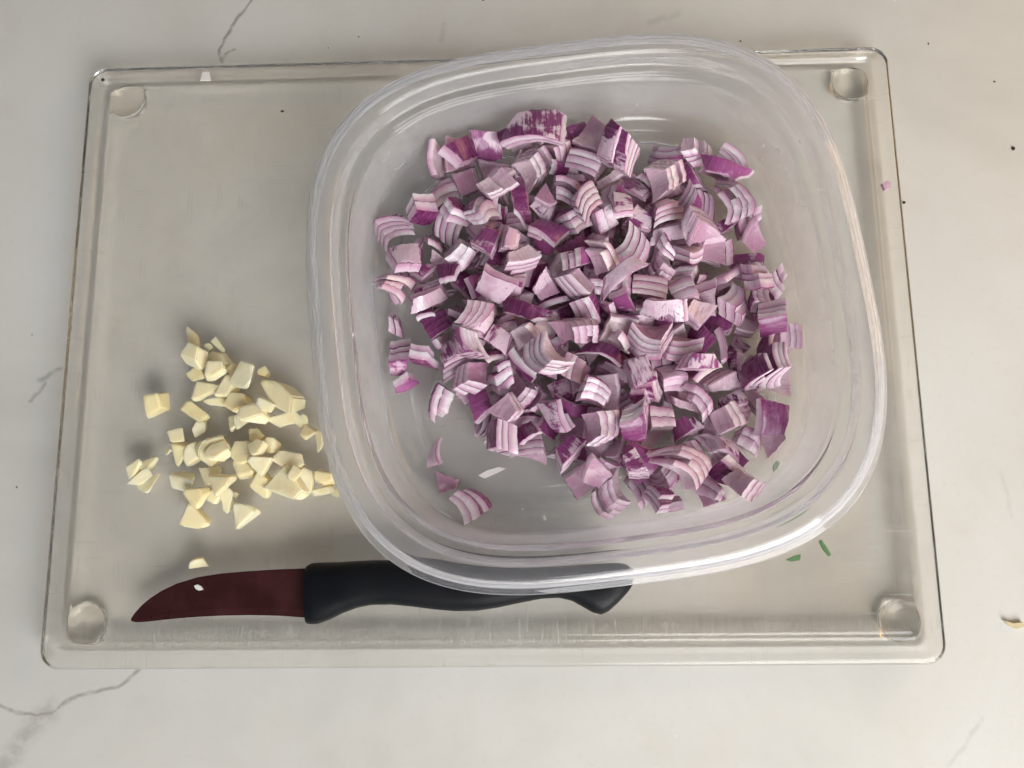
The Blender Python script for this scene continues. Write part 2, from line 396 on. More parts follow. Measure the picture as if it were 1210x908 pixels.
# ------------------------------------------------------------------ onion pieces: shapes
def onion_layer(rg, R, t, foot, curv, skew, ang, wave, th, base, jit, ends):
    """one fleshy onion scale cut to the four-sided footprint; returns verts, faces, uv per loop"""
    NX, NY = 9, 7
    ca, sa = math.cos(ang), math.sin(ang)
    def pt(u, v):
        a, b, c, d = foot
        return a.lerp(b, u).lerp(d.lerp(c, u), v)
    def z(x, y, r):
        u, w = x*ca + y*sa, -x*sa + y*ca
        return math.sqrt(max(r*r - u*u, 1e-9)) - w*w*curv + wave[0]*math.sin(u*wave[1] + wave[2]) + wave[3]*math.sin(w*wave[4] + wave[5])
    V = []; idx = {}
    lev = (0.0, 0.5, 0.88, 1.0)
    L2 = max((foot[1]-foot[0]).length, 1e-4)
    for lv, tt in enumerate(lev):
        for j in range(NY):
            for i in range(NX):
                edge = i in (0, NX-1) or j in (0, NY-1)
                if lv in (1, 2) and not edge: continue
                p = pt(i/(NX-1), j/(NY-1))
                x, y = p.x, p.y
                if (i, j) not in jit: jit[(i, j)] = (rg.gauss(0, .00011), rg.gauss(0, .00011), rg.gauss(0, .00006))
                q = jit[(i, j)]
                loc = 1 + th[0]*2*x/L2 + th[1]*2*y/L2
                zz = z(x, y, R) + (base + t*tt)*loc    # the scale is not equally thick everywhere
                ero = 0.0002 if (tt == 0.0 and ends[0]) or (tt == 1.0 and ends[1]) else 0.00003 if tt in (0.0, 1.0) else 0.0   # cut edges are a little rounded
                e = Vector((0, 0))
                if edge:
                    c = (foot[0] + foot[1] + foot[2] + foot[3]) / 4
                    d = Vector((c.x - x, c.y - y)); e = d.normalized() * ero
                x += q[0] + skew[0]*(t*tt) + e.x; y += q[1] + skew[1]*(t*tt) + e.y
                idx[(lv, i, j)] = len(V); V.append((x, y, zz + q[2]))
    Fc, UV = [], []
    for j in range(NY-1):
        for i in range(NX-1):
            Fc.append([idx[3, i, j], idx[3, i+1, j], idx[3, i+1, j+1], idx[3, i, j+1]]); UV.append([(0, 1)]*4)
            Fc.append([idx[0, i, j+1], idx[0, i+1, j+1], idx[0, i+1, j], idx[0, i, j]]); UV.append([(0, 0)]*4)
    ring = [(i, 0) for i in range(NX)] + [(NX-1, j) for j in range(1, NY)] + [(i, NY-1) for i in range(NX-2, -1, -1)] + [(0, j) for j in range(NY-2, 0, -1)]
    for l in range(3):
        for k in range(len(ring)):
            a, b = ring[k], ring[(k+1) % len(ring)]
            Fc.append([idx[(l, *a)], idx[(l, *b)], idx[(l+1, *b)], idx[(l+1, *a)]])
            UV.append([(1, lev[l]), (1, lev[l]), (1, lev[l+1]), (1, lev[l+1])])
    return V, Fc, UV

def onion_chunk(seed, L, wx, wy, R, t, taper=0.0, curv=9.0):
    """list of layer meshes of one diced chunk, centred on its own middle; +z is the outer skin"""
    rg = random.Random(seed)
    def c(sx, sy): return Vector((sx*wx/2*(1 + rg.uniform(-.5, .3)), sy*wy/2*(1 + rg.uniform(-.5, .3)), 0))
    foot = [c(-1, -1), c(1, -1), c(1, 1), c(-1, 1)]
    if taper: foot[2] *= (1-taper); foot[3] *= (1-taper*.6)
    ox = rg.uniform(-.4, .4) * wx
    for p in foot: p.x += ox
    ang = rg.gauss(0, .35)
    skew = (rg.uniform(-.4, .4), rg.uniform(-.4, .4))
    wave = (rg.uniform(0, .0004), rg.uniform(300, 700), rg.uniform(0, 6), rg.uniform(0, .0004), rg.uniform(300, 700), rg.uniform(0, 6))
    th = rg.uniform(-.22, .22), rg.uniform(-.16, .16)
    out = []; r = R; jit = {}
    for k in range(L):
        tk = t * rg.uniform(.75, 1.3)
        sh = rg.uniform(.985, 1.012)
        f2 = [p * sh + Vector((rg.gauss(0, .00009) + skew[0]*(r-R), rg.gauss(0, .00009) + skew[1]*(r-R), 0)) for p in foot]
        if L > 1 and rg.random() < .28:                       # a neighbouring scale broke off short
            h = rg.randrange(2); m = rg.uniform(.15, .5)
            if h: f2[1] = f2[1].lerp(f2[0], m); f2[2] = f2[2].lerp(f2[3], m)
            else: f2[2] = f2[2].lerp(f2[1], m); f2[3] = f2[3].lerp(f2[0], m)
        V, Fc, UV = onion_layer(rg, R, tk, f2, curv, skew, ang, wave, th, r - R, jit, (k == 0, k == L - 1))
        out.append((V, Fc, UV)); r += tk + .00001
    allv = np.array([p for V, _, _ in out for p in V]); mid = (allv.max(0) + allv.min(0)) / 2
    res = []
    for V, Fc, UV in out:
        me = bpy.data.meshes.new('layer')
        me.from_pydata([tuple(np.array(p) - mid) for p in V], [], Fc); me.update()
        u = me.uv_layers.new(name='depth')
        u.data.foreach_set('uv', [x for f in UV for q in f for x in q])
        smooth(me, 42); me.materials.append(M['onion'])
        res.append(me)
    return res

mm = .001
SPEC = [  # layers, width across, length, radius, scale thickness, taper
    (1, 12, 11, 16, 3.4, 0), (1, 10, 13, 13, 3.0, 0), (1, 14, 10, 18, 3.4, .3), (1, 9, 9, 12, 3.4, 0), (1, 17, 9, 14, 2.8, .4), (1, 8, 11, 18, 2.6, .5),
    (1, 13, 13, 20, 3.6, 0), (1, 11, 8, 10, 2.6, .4), (1, 7, 10, 14, 3.6, 0),
    (2, 11, 11, 15, 3.2, 0), (2, 13, 10, 18, 3.0, .3), (2, 9, 12, 13, 3.2, 0), (2, 14, 9, 13, 2.8, 0), (2, 10, 10, 20, 3.6, 0), (2, 8, 9, 12, 3.0, .4),
    (3, 11, 10, 13, 3.0, 0), (3, 13, 9, 15, 2.8, .3), (3, 10, 11, 17, 3.2, 0), (3, 14, 8, 12, 2.8, 0),
    (3, 12, 9, 11, 3.0, 0), (4, 14, 10, 13, 2.8, .2), (4, 13, 10, 12, 2.8, 0), (3, 10, 10, 17, 3.2, 0), (4, 12, 9, 12, 2.5, 0),
    # 24.. : recognisable big ones
    (2, 23, 13, 18, 3.0, .15), (4, 19, 11, 13, 3.0, .1), (5, 15, 12, 19, 2.6, 0), (4, 21, 9, 13, 2.8, .2), (2, 14, 13, 16, 3.2, 0), (1, 20, 10, 20, 3.6, .5),
]
VARIANTS = []
for i, (L, wx, wy, R, t, tp) in enumerate(SPEC):
    k = mm * (.8 if i < 24 else .88)
    VARIANTS.append(onion_chunk(100 + i, L, wx*k, wy*k, R*k, t*k, tp, 9.0))

# ------------------------------------------------------------------ garlic pieces: shapes
def garlic_mesh(seed, sx, sy, sz):
    rg = random.Random(seed)
    bm = bmesh.new()
    bmesh.ops.create_icosphere(bm, subdivisions=3, radius=1.0)
    # one or two sides keep the clove's rounding, the others are knife cuts
    cuts = [Vector((0, 0, -1)), Vector((rg.uniform(-.35, .35), rg.uniform(-.35, .35), 1))]
    a0 = rg.uniform(0, 6.28); nc = rg.choice((3, 4, 4, 5))
    for k in range(nc):
        a = a0 + k * 6.283 / nc + rg.uniform(-.3, .3)
        cuts.append(Vector((math.cos(a), math.sin(a), rg.uniform(-.45, .35))))
    for n in cuts:
        n.normalize(); d = rg.uniform(.32, .66)
        g = bm.verts[:] + bm.edges[:] + bm.faces[:]
        r = bmesh.ops.bisect_plane(bm, geom=g, plane_co=n*d, plane_no=n, clear_outer=True)
        ed = [e for e in r['geom_cut'] if isinstance(e, bmesh.types.BMEdge)]
        if ed:
            try: bmesh.ops.contextual_create(bm, geom=ed)
            except Exception: pass
    bmesh.ops.holes_fill(bm, edges=[e for e in bm.edges if e.is_boundary], sides=0)
    bmesh.ops.remove_doubles(bm, verts=bm.verts, dist=.02)
    bmesh.ops.bevel(bm, geom=[e for e in bm.edges if len(e.link_faces) == 2 and e.calc_face_angle(0) > .6], offset=.06, segments=2, affect='EDGES')
    bmesh.ops.triangulate(bm, faces=[f for f in bm.faces if len(f.verts) > 4])
    bmesh.ops.triangulate(bm, faces=bm.faces[:])
    long_e = [e for e in bm.edges if e.calc_length() > .3]
    bmesh.ops.subdivide_edges(bm, edges=long_e, cuts=2, use_grid_fill=True)
    bmesh.ops.triangulate(bm, faces=[f for f in bm.faces if len(f.verts) > 4])
    co = np.array([v.co[:] for v in bm.verts]); lo, hi = co.min(0), co.max(0)
    for v in bm.verts:
        v.co = Vector(((v.co[i] - (lo[i]+hi[i])/2) / (hi[i]-lo[i]) * (sx, sy, sz)[i] for i in range(3)))
        v.co += mnoise.noise_vector(v.co*420 + Vector((seed, 0, 0))) * .00022
    bmesh.ops.recalc_face_normals(bm, faces=bm.faces)
    me = bpy.data.meshes.new('garlic_piece'); bm.to_mesh(me); bm.free()
    smooth(me, 30); me.materials.append(M['garlic'])
    return me

# centre x, y, width, height (pixels of a 3.362x enlargement starting at 130, 370), turn in degrees, level
GARLIC = [(320, 95, 78, 40, -40, 0), (425, 125, 62, 26, -50, 0), (385, 132, 34, 26, 0, 0), (350, 180, 80, 85, 5, 1), (340, 240, 64, 55, 10, 0), (432, 180, 85, 52, -15, 0),
    (425, 232, 88, 58, 30, 1), (492, 228, 52, 50, 0, 0), (385, 307, 104, 66, 5, 0), (465, 292, 80, 80, 0, 0), (420, 352, 92, 30, -5, 0), (550, 255, 84, 92, -25, 1), (605, 232, 42, 42, 0, 0),
    (680, 325, 185, 98, -40, 0), (508, 358, 92, 76, 10, 0), (480, 437, 40, 56, 0, 0), (520, 432, 52, 50, 0, 0), (580, 410, 88, 92, 25, 1), (628, 372, 62, 46, -30, 1), (690, 422, 125, 54, 5, 0),
    (760, 430, 40, 50, -20, 0), (780, 467, 58, 50, -40, 0), (828, 508, 32, 76, 0, 0), (580, 485, 52, 46, 0, 0), (175, 357, 100, 96, 15, 0), (338, 392, 98, 52, -25, 0), (350, 455, 50, 66, -20, 0),
    (278, 490, 72, 52, -5, 1), (270, 560, 58, 86, -10, 0), (322, 560, 56, 80, 0, 0), (412, 552, 140, 110, 10, 0), (440, 560, 80, 62, 30, 1), (540, 557, 100, 80, -20, 0), (590, 540, 62, 62, -25, 1),
    (632, 525, 62, 55, 0, 0), (525, 622, 84, 72, -45, 0), (615, 607, 80, 70, 15, 1), (708, 590, 125, 78, -5, 0), (600, 682, 72, 92, 10, 0), (700, 692, 155, 140, 25, 0), (776, 672, 48, 92, -10, 0), (738, 642, 64, 60, 0, 1),
    (85, 622, 56, 84, -20, 0), (136, 605, 76, 42, 15, 0), (118, 652, 90, 44, 25, 0), (152, 676, 86, 46, 35, 0), (296, 670, 96, 108, 35, 0), (312, 738, 52, 44, 0, 0), (395, 647, 84, 62, 5, 0), (360, 717, 64, 90, -25, 1),
    (335, 805, 86, 96, 10, 0), (458, 668, 92, 82, 30, 1), (462, 745, 50, 84, 5, 0), (408, 722, 52, 60, 0, 0), (495, 725, 22, 24, 0, 0), (535, 812, 86, 88, -10, 0), (852, 655, 74, 66, 10, 0), (838, 706, 92, 38, -3, 0), (896, 716, 42, 34, 20, 0),
    (225, 545, 26, 22, 30, 0), (343, 992, 64, 36, 5, 0)]
def garlic_list():
    res = []
    for i, (x, y, w, h, a, lv) in enumerate(GARLIC):
        k = 1 / 3.362; px, py = 130 + x*k, 370 + y*k
        p = at(px, py, ZT + .003); s = 1 / 3.4 * .001 * 1.0
        sx, sy = w*k*s*1.2*(.88 if w*h > 9000 else 1), h*k*s*1.2*(.88 if w*h > 9000 else 1)
        sz = min(max(.0030, .62*min(sx, sy) + .0008), .0075)
        if lv: sz = min(sz, .006)
        res.append((garlic_mesh(500+i, sx, sy, sz), p, math.radians(a), lv, sz))
    return res

#---PLACEMENTS---
PLACE = """o 9 2067 20 1812 125 514 -840 -119
o 23 3214 -1286 1662 273 -726 615 141
o 22 -1471 614 1522 477 55 -44 876
o 19 4739 -3738 1511 280 -442 692 -498
o 12 5390 -1195 1671 156 -751 2 -642
o 15 -1421 5244 1490 189 114 -590 -777
o 3 3661 -1876 1387 811 550 106 168
o 3 2900 4344 1383 2 -710 -703 -33
o 13 8808 -3637 1473 293 -487 -412 -713
o 19 664 5433 1749 667 -268 -695 -4
o 21 6855 1804 1641 205 -616 -597 -471
o 6 9224 2284 1330 708 30 81 -701
o 17 10136 1710 1497 629 619 -321 -343
o 16 7804 4418 1464 448 -443 533 -566
o 21 8593 5973 1543 361 455 637 507
o 11 4825 1668 1481 272 550 -405 678
o 18 -2890 2029 1432 563 671 -400 -269
o 19 -1422 2613 1599 205 -894 395 -44
o 18 8789 -1170 1576 681 -430 -302 510
o 21 7885 3072 1721 219 -582 734 274
o 20 -917 -708 1559 964 -87 91 235
o 5 1620 1711 1277 852 -60 20 519
o 1 3971 -4499 1554 773 565 26 286
o 22 -519 5663 1521 93 -137 986 -16
o 22 10210 -178 1573 409 623 532 401
o 0 3301 7277 1339 976 7 112 189
o 19 5098 4139 1573 24 -799 597 -69
o 12 -2329 3042 1751 754 221 599 152
o 21 4755 6731 1544 514 -68 -212 828
o 13 5993 -995 1477 39 634 168 754
o 2 3066 -3270 1430 29 911 -56 407
o 9 7462 -5317 1493 73 969 234 33
o 4 7397 -2900 1216 484 86 377 -785
o 15 573 -1435 1926 342 -460 347 742
o 10 2891 -3972 1380 987 22 85 -136
o 20 5508 2840 1525 400 678 449 423
o 10 4346 -1238 1417 49 76 -798 -595
o 13 6775 -829 1391 231 -345 -900 -134
o 5 3142 5221 1474 334 84 -784 -516
o 16 6638 781 1371 68 182 -688 -699
o 20 4145 -5448 1600 449 724 -461 -248
o 18 120 -2687 1432 377 528 576 496
o 6 -1576 6314 1781 473 579 -553 -368
o 14 9360 -1674 1398 582 514 -430 -460
o 2 8301 -4230 1293 928 137 69 -340
o 20 5455 579 1588 65 86 154 -982
o 5 504 -3458 1279 24 294 954 59
o 8 8920 5069 1286 46 -965 -235 -109
o 19 5746 1645 1629 496 441 664 346
o 13 5336 -1894 1474 557 77 0 -827
o 5 5916 5509 1279 49 819 -570 -41
o 10 3241 5971 1417 594 796 -91 -73
o 20 34 3604 1572 870 -232 180 397
o 1 1818 260 1310 75 -256 -964 -2
o 4 5823 -3724 1612 502 492 -690 -170
o 7 5294 -2667 1493 630 723 -204 -195
o 2 3882 -3659 1275 409 188 89 -888
o 7 8676 -605 1204 505 -239 -20 -829
o 19 644 2428 1498 772 -567 -129 -257
o 18 4851 5587 1522 139 -932 -204 -266
o 12 4240 874 1529 210 201 660 692
o 6 -474 772 1780 581 812 -40 14
o 5 3756 3706 1281 511 -65 -52 855
o 0 6594 3903 1323 977 -3 152 -153
o 6 1029 -689 1427 94 -616 -766 -158
o 3 4049 6222 1388 97 -429 -894 -84
o 10 1385 -2982 1378 847 -523 -15 94
o 16 5184 -5187 1370 377 280 654 593
o 4 3221 -2350 1561 263 -130 -296 909
o 17 1112 1312 1634 195 -15 -940 -279
o 9 3778 2135 1476 978 -9 -68 -198
o 23 -1747 1563 1356 759 560 -232 -237
o 21 5972 -4692 1607 385 783 -277 403
o 15 8327 -2603 1536 138 21 -116 -983
o 5 6123 -2687 1282 14 -152 -986 -62
o 13 4425 3573 1525 552 341 628 430
o 0 -511 1790 1469 289 65 260 919
o 9 1386 7239 1595 600 -775 -190 -56
o 11 4369 -2898 1415 912 -67 -49 403
o 11 1370 4157 1481 504 362 -582 526
o 17 5337 -398 1429 161 411 90 -893
o 1 2173 1074 1416 315 296 -894 123
o 0 2762 -2084 1352 534 -9 105 839
o 12 8007 296 1423 111 -64 -45 991
o 17 6663 5388 1553 551 755 -229 271
o 6 7218 -1388 1616 225 -549 416 689
o 19 6589 6524 1420 629 763 -147 -16
o 20 -1198 3962 1515 712 -471 -229 468
o 2 8400 2818 1530 265 525 627 511
o 1 1023 588 1318 33 -952 285 -106
o 16 3377 3164 1553 378 749 -309 -449
o 6 272 7081 1655 913 335 182 144
o 19 1490 -3808 1478 618 -784 -10 -63
o 0 2426 2728 1441 106 873 -452 147
o 8 -1369 -112 1438 381 840 -345 -172
o 3 4396 -567 1503 810 -325 -427 -235
o 12 5721 4761 1393 30 985 142 -96
o 20 3768 -81 1691 25 471 814 339
o 12 8305 1822 1650 613 -514 -564 -202
o 8 2151 6496 1286 96 449 -886 70
o 18 1489 5522 1432 614 754 -205 -108
o 1 8555 1090 1307 619 -21 -13 785
o 12 9206 371 1410 136 861 474 -126
o 6 -333 222 1776 668 741 29 66
o 0 3112 1362 1356 939 116 7 -325
o 17 9303 3939 1497 534 522 -444 -496
o 7 578 4635 1286 63 -196 -326 923
o 16 7174 4577 1905 433 -26 549 -715
o 1 5442 5138 1849 330 -100 -242 -907
o 8 2342 1698 1416 107 -760 -605 213
o 6 5135 -4414 2000 490 122 142 -852
o 15 -388 -1433 2023 23 -711 -601 365
o 22 1079 3396 1627 225 523 -744 -349
o 23 7508 5552 1426 827 -4 -267 -495
o 0 7341 -98 1666 883 253 -169 -358
o 12 914 1660 2140 16 -82 -475 876
o 9 1676 2259 1745 890 193 413 -7
o 18 -1891 1373 2054 162 38 265 -950
o 1 -1667 3411 1555 108 250 541 796
o 16 6114 2149 2178 488 604 -629 41
o 3 5869 5505 1785 387 18 368 845
o 1 9552 -499 1766 457 -630 -240 581
o 22 3080 -1357 2405 320 433 -666 -516
o 10 6224 405 1934 496 234 -71 -833
o 20 1881 6044 1943 105 469 759 440
o 15 4524 -1270 2080 325 32 28 945
o 8 5448 960 1990 644 -234 -294 -666
o 5 7340 3510 1654 196 -607 -122 761
o 20 2963 4924 2128 174 62 631 754
o 1 8101 -570 1693 107 597 138 783
o 13 9650 -3591 1392 2 932 277 234
o 2 2781 563 1933 730 -86 294 -611
o 2 -37 -2410 1807 546 -237 119 795
o 10 5981 4190 1643 902 -87 -263 330
o 23 4377 -2077 1832 402 331 850 -73
o 14 1611 6428 1374 783 12 590 -196
o 0 7009 2830 1781 135 -10 940 313
o 12 -41 1784 1932 214 -448 45 -867
o 2 2794 504 1562 159 -906 -379 103
o 20 1405 -2074 1707 355 798 445 196
o 18 6682 -2207 1596 152 -163 -973 -61
o 12 2147 4263 1391 62 -758 646 71
o 1 2364 7294 1707 852 -454 -10 260
o 18 6333 3453 2060 127 148 140 -971
o 0 3186 2825 1948 942 175 22 284
o 16 2308 3342 1800 210 -240 -491 811
o 15 5400 -2135 2292 671 430 251 -550
o 14 -2075 2297 1784 898 -238 131 345
o 9 3955 -3365 2020 130 -145 798 -570
o 16 6758 -3278 1736 951 -48 -266 150
o 19 3528 757 2275 765 -135 577 -252
o 15 719 207 1754 77 174 -550 -814
o 19 3027 3913 2078 857 -234 -400 -227
o 14 8381 3871 1443 953 -62 -10 296
o 17 -2871 -625 1415 655 250 275 -658
o 5 4245 755 2122 122 552 351 -747
o 6 1441 -1211 2036 300 744 232 -549
o 22 6729 -4146 1580 319 458 682 473
o 10 3981 1504 2029 73 113 652 746
o 0 7601 1248 1731 622 471 90 -620
o 9 -737 2856 2051 130 823 -380 402
o 5 7611 1906 1444 593 527 280 541
o 19 7874 -1719 1668 326 -924 -103 171
o 11 6951 2567 2328 218 284 -845 397
o 0 2764 2142 1891 50 506 -843 -174
o 16 6474 -85 1700 214 -901 -378 -1
o 12 2417 -2799 2076 506 -89 -482 709
o 6 4704 9 2224 313 -807 -480 -144
o 16 4025 4599 1569 42 -934 -247 -255
o 12 272 4778 1918 686 -119 -430 574
o 1 4767 2899 1500 73 788 -275 546
o 6 3869 7072 2015 15 -316 924 -214
o 23 9223 -2490 1636 327 422 846 -16
o 17 160 2657 1938 705 369 203 570
o 11 -586 -1799 1393 43 964 -262 -28
o 5 -1896 854 1925 880 -446 -156 51
o 3 9361 2127 1752 973 -64 187 115
o 21 -206 559 2604 520 -593 395 -471
o 6 -786 6641 1572 67 -976 -35 202
o 21 7721 -4082 1821 221 630 250 701
o 1 400 6105 1371 232 -683 -682 -123
o 11 5414 3828 2271 535 -98 81 -835
o 16 2299 -1045 1370 687 710 -37 -149
o 15 8566 877 1988 803 382 416 190
o 19 2597 6796 1649 471 -729 79 -491
o 2 5069 6274 1892 624 572 206 490
o 1 347 -700 1924 114 66 -545 -828
o 3 1692 2938 2004 101 -307 -854 407
o 19 6637 -646 2208 536 843 -8 -41
o 9 6302 -1576 1940 651 -359 -260 -616
o 13 4697 4663 2092 243 296 97 919
o 19 3612 6094 1974 785 -561 183 -191
o 17 1861 -711 2088 152 751 370 -525
o 4 1351 4654 2068 632 -236 235 699
o 0 2592 -455 1880 158 -436 339 -818
o 21 -298 -502 2595 610 33 -792 -1
o 19 5603 1346 2514 687 -701 175 -79
o 22 3144 1560 2506 357 351 -863 61
o 14 3895 -2724 1812 108 -940 129 -296
o 14 6298 2777 2522 85 -355 -206 -908
o 13 2194 1634 2114 3 -393 902 179
o 2 223 1014 1554 709 -64 697 85
o 18 -2856 1693 2192 677 -559 478 39
o 12 2312 3491 2323 922 -274 -45 -271
o 13 4829 1586 2224 51 508 -30 859
o 13 7205 451 2276 161 -228 -954 112
o 21 -3164 3937 1516 741 -506 -302 323
o 15 9417 1045 1820 342 -604 -321 644
o 9 6833 1215 2203 285 -440 -705 -479
o 1 2522 1140 1945 509 -213 -546 -631
o 14 3645 5045 1472 538 -348 -581 -501
o 8 2701 5870 2038 505 -74 498 -701
o 6 4065 -1978 2313 27 746 579 327
o 7 208 3338 1970 692 -241 283 -619
o 4 1523 739 2151 226 -417 23 880
o 9 5905 -2965 1962 88 24 719 689
o 4 3866 -864 2197 918 -210 102 -321
o 21 5545 -329 2471 399 857 -307 -105
o 6 4169 2902 1932 71 -619 -447 642
o 9 4092 4047 2215 450 611 -74 -647
o 2 4740 1050 2330 588 672 254 -372
o 2 630 -270 2300 226 -104 154 956
o 16 6313 4087 2310 856 -493 33 154
o 2 2186 4435 1881 323 -25 67 944
o 2 2249 -3049 1567 474 -89 130 -866
o 20 5154 2735 2327 388 -174 592 -684
n 24 1839 7081 2429 961 -90 -262 24
n 8 985 7211 2118 626 13 -105 773
n 5 2235 4739 2298 76 923 363 -105
n 15 -28 4146 2614 503 -156 -552 -646
n 9 -2098 4490 2041 812 502 230 -187
n 0 -2626 2508 2475 982 -163 72 65
n 13 -840 4374 2316 174 -254 -153 -939
n 0 -782 6530 2024 873 99 373 297
n 6 517 1502 2517 410 444 342 -720
n 11 235 3051 2670 952 -154 -53 -258
n 3 -1117 2075 2299 10 235 -111 -966
n 16 1309 2345 2613 109 204 -950 210
n 23 3576 4238 2742 386 -28 -581 -716
n 26 4757 6183 2918 444 171 -124 -871
n 2 4761 4143 2754 606 -91 387 689
n 20 6369 5304 2413 100 590 713 366
n 17 7538 6414 2021 197 966 -5 166
n 21 7270 3362 2726 218 -210 -882 -361
n 27 8629 4529 2194 605 391 336 607
n 4 8439 5705 2093 234 -236 -103 937
n 1 9384 3330 1722 336 -849 -393 109
n 28 4049 2383 2838 66 504 576 639
n 29 6025 599 2758 888 396 -220 -78
n 4 4672 1636 2829 963 -108 109 221
n 26 9272 -1318 2368 706 -127 -678 160
n 22 9661 316 2427 506 341 -312 728
n 17 9241 1712 2406 534 625 -453 345
n 6 9497 -2936 2195 939 172 296 39
n 9 8002 -2983 2163 93 913 217 333
n 10 7049 -2381 2386 292 293 633 654
n 3 4529 -478 2788 341 -678 -50 -649
n 21 2158 -1011 3144 447 606 -618 -228
n 15 3743 -2189 2968 750 -639 159 -59
n 2 1455 -177 2458 443 -790 -146 -397
n 28 -1474 -2218 1532 507 355 -412 -669
n 22 647 -3532 2138 820 -18 -568 65
n 3 1537 -3336 1951 933 -258 -174 182
n 10 2849 -3979 1991 917 -81 115 373
n 0 3225 -4929 1646 161 -272 939 138
n 1 3668 -4677 2265 331 -835 -437 46
n 27 6359 -4473 2564 302 366 681 558
n 16 5666 -5576 2387 580 -463 -241 -626
n 16 4867 -4394 2647 579 -18 35 814
n 21 4971 -3033 2657 414 511 -515 550
n 0 7996 -4666 2084 351 -46 -466 811
n 15 8384 -5215 2775 140 830 -371 393
n 13 7420 -5268 2242 314 -130 705 623
n 3 6190 -5633 1475 16 -103 -889 446
n 2 10124 -1664 1349 199 -729 -643 -124
n 20 3190 -82 2678 389 -770 84 -499
n 17 1012 2994 2740 27 -947 52 317
n 12 -2005 -726 1677 539 510 367 -561
n 13 850 -2532 2383 128 -901 341 -236
n 15 3915 -3316 2839 348 -662 587 -311
n 16 3245 2369 2622 823 -22 554 122
n 12 618 5034 2673 83 956 279 40
n 22 5055 -1501 3025 179 15 -77 -981
n 10 7121 -1181 2599 982 163 89 -28
n 14 -3003 552 1316 517 -371 628 -448
i 3 -2743 -1464 1387 779 529 183 281
i 7 -1669 -3943 1195 497 -186 -275 802
i 5 -1275 -4923 1279 51 740 670 39
i 15 -419 -5591 1483 389 292 501 716"""

ONION_LABEL = {  # recognisable ones, by position in the list of hand-set pieces
    0: 'long purple and white onion slab topping the upper edge of the heap',
    27: 'dark purple onion square at the right edge of the heap, in its lower half',
    35: 'striped onion chunk at the lower left edge of the heap',
    44: 'purple skinned onion square near the lower right tip of the heap',
}
PURPLE = {4, 6, 7, 27, 34, 36, 44, 24, 33}

def place_onion():
    k_n = k_i = 0
    iso = ['small onion dice lying alone at the left inside wall of the container',
           'thin curved onion sliver lying alone on the container floor at lower left',
           'small flat pink onion scrap beside the lone striped onion cube',
           'lone striped onion cube near the lower left corner of the container']
    for ln in PLACE.split('\n'):
        s = ln.split()
        if len(s) < 9 or s[0] == 'g': continue
        v = int(s[1]); loc = Vector([int(q)*1e-5 for q in s[2:5]]); q = Quaternion([int(x)*1e-3 for x in s[5:9]]).normalized()
        ms = VARIANTS[v]
        if len(ms) == 1:
            o = link('onion_piece', ms[0])
        else:
            o = bpy.data.objects.new('onion_piece', None); COL.objects.link(o); o.empty_display_size = .004
            for me in ms: link('layer', me, None, o)
        o.location = loc; o.rotation_mode = 'QUATERNION'; o.rotation_quaternion = q
        lab = None
        if s[0] == 'n':
            lab = ONION_LABEL.get(k_n)
            if k_n in PURPLE:
                for c in [o] + list(o.children): c.color = (1, 1, 1, 0)
            k_n += 1
        if s[0] == 'i': lab = iso[k_i]; k_i += 1
        if lab: tag(o, lab, 'onion piece', 'diced red onion in the container')
        else:
            d = CAM_M.transposed() @ (loc - CAM_LOC); px, py = W/2 - F*d.x/d.z, H/2 + F*d.y/d.z
            col_ = 'left' if px < 605 else 'middle' if px < 780 else 'right'
            row_ = 'upper' if py < 280 else 'central' if py < 430 else 'lower'
            zone = (row_ + ' ' + col_ + ' part').replace('central middle', 'very centre').replace('very centre part', 'very centre')
            kind_ = ('single curved scale', 'single onion scales') if len(ms) == 1 else ('two layered chunk' if len(ms) == 2 else 'striped many layered chunk', 'two layered onion chunks' if len(ms) == 2 else 'striped onion chunks')
            tag(o, kind_[0] + ' of diced red onion in the ' + zone + ' of the heap', 'onion piece', kind_[1] + ' in the ' + zone + ' of the heap')
place_onion()

def place_garlic():
    own = {24: 'rounded garlic chunk lying alone left of the garlic heap', 50: 'pointed garlic piece at the lower tip of the garlic heap',
           55: 'wedge shaped garlic piece lying apart below the garlic heap', 60: 'tiny flat garlic dice lying alone above the knife blade', 13: 'largest long garlic slab at the upper right of the heap',
           42: 'leftmost garlic sliver in the small cluster of four', 43: 'uppermost garlic sliver in the small cluster of four at left',
           44: 'middle garlic sliver in the small cluster of four at left', 45: 'lowest garlic sliver in the small cluster of four at left',
           22: 'narrow upright garlic sliver beside the left container rim', 56: 'yellow garlic piece half under the left container rim', 57: 'flat garlic strip touching the left container rim', 58: 'small garlic bit under the container rim'}
    rg = random.Random(5)
    for i, (me, p, a, lv, sz) in enumerate(garlic_list()):
        o = link('garlic_piece', me)
        o.location = (p.x, p.y, ZT - .0004 + sz/2 + .00003 + lv*.0042)
        o.rotation_euler = (rg.uniform(-.2, .2)*lv, rg.uniform(-.2, .2)*lv, a)
        if i in own: tag(o, own[i], 'garlic piece', 'chopped garlic on the board')
        else:
            x, y, w, h = GARLIC[i][:4]
            zone = ('upper' if y < 330 else 'middle' if y < 500 else 'lower') + (' left' if x < 420 else ' centre' if x < 580 else ' right') + ' part'
            size = 'large' if w*h > 6400 else 'small' if w*h < 3000 else 'medium sized'
            tag(o, size + ' pale yellow chopped garlic piece in the ' + zone + ' of the garlic heap', 'garlic piece', size + ' garlic pieces in the ' + zone + ' of the heap')
place_garlic()

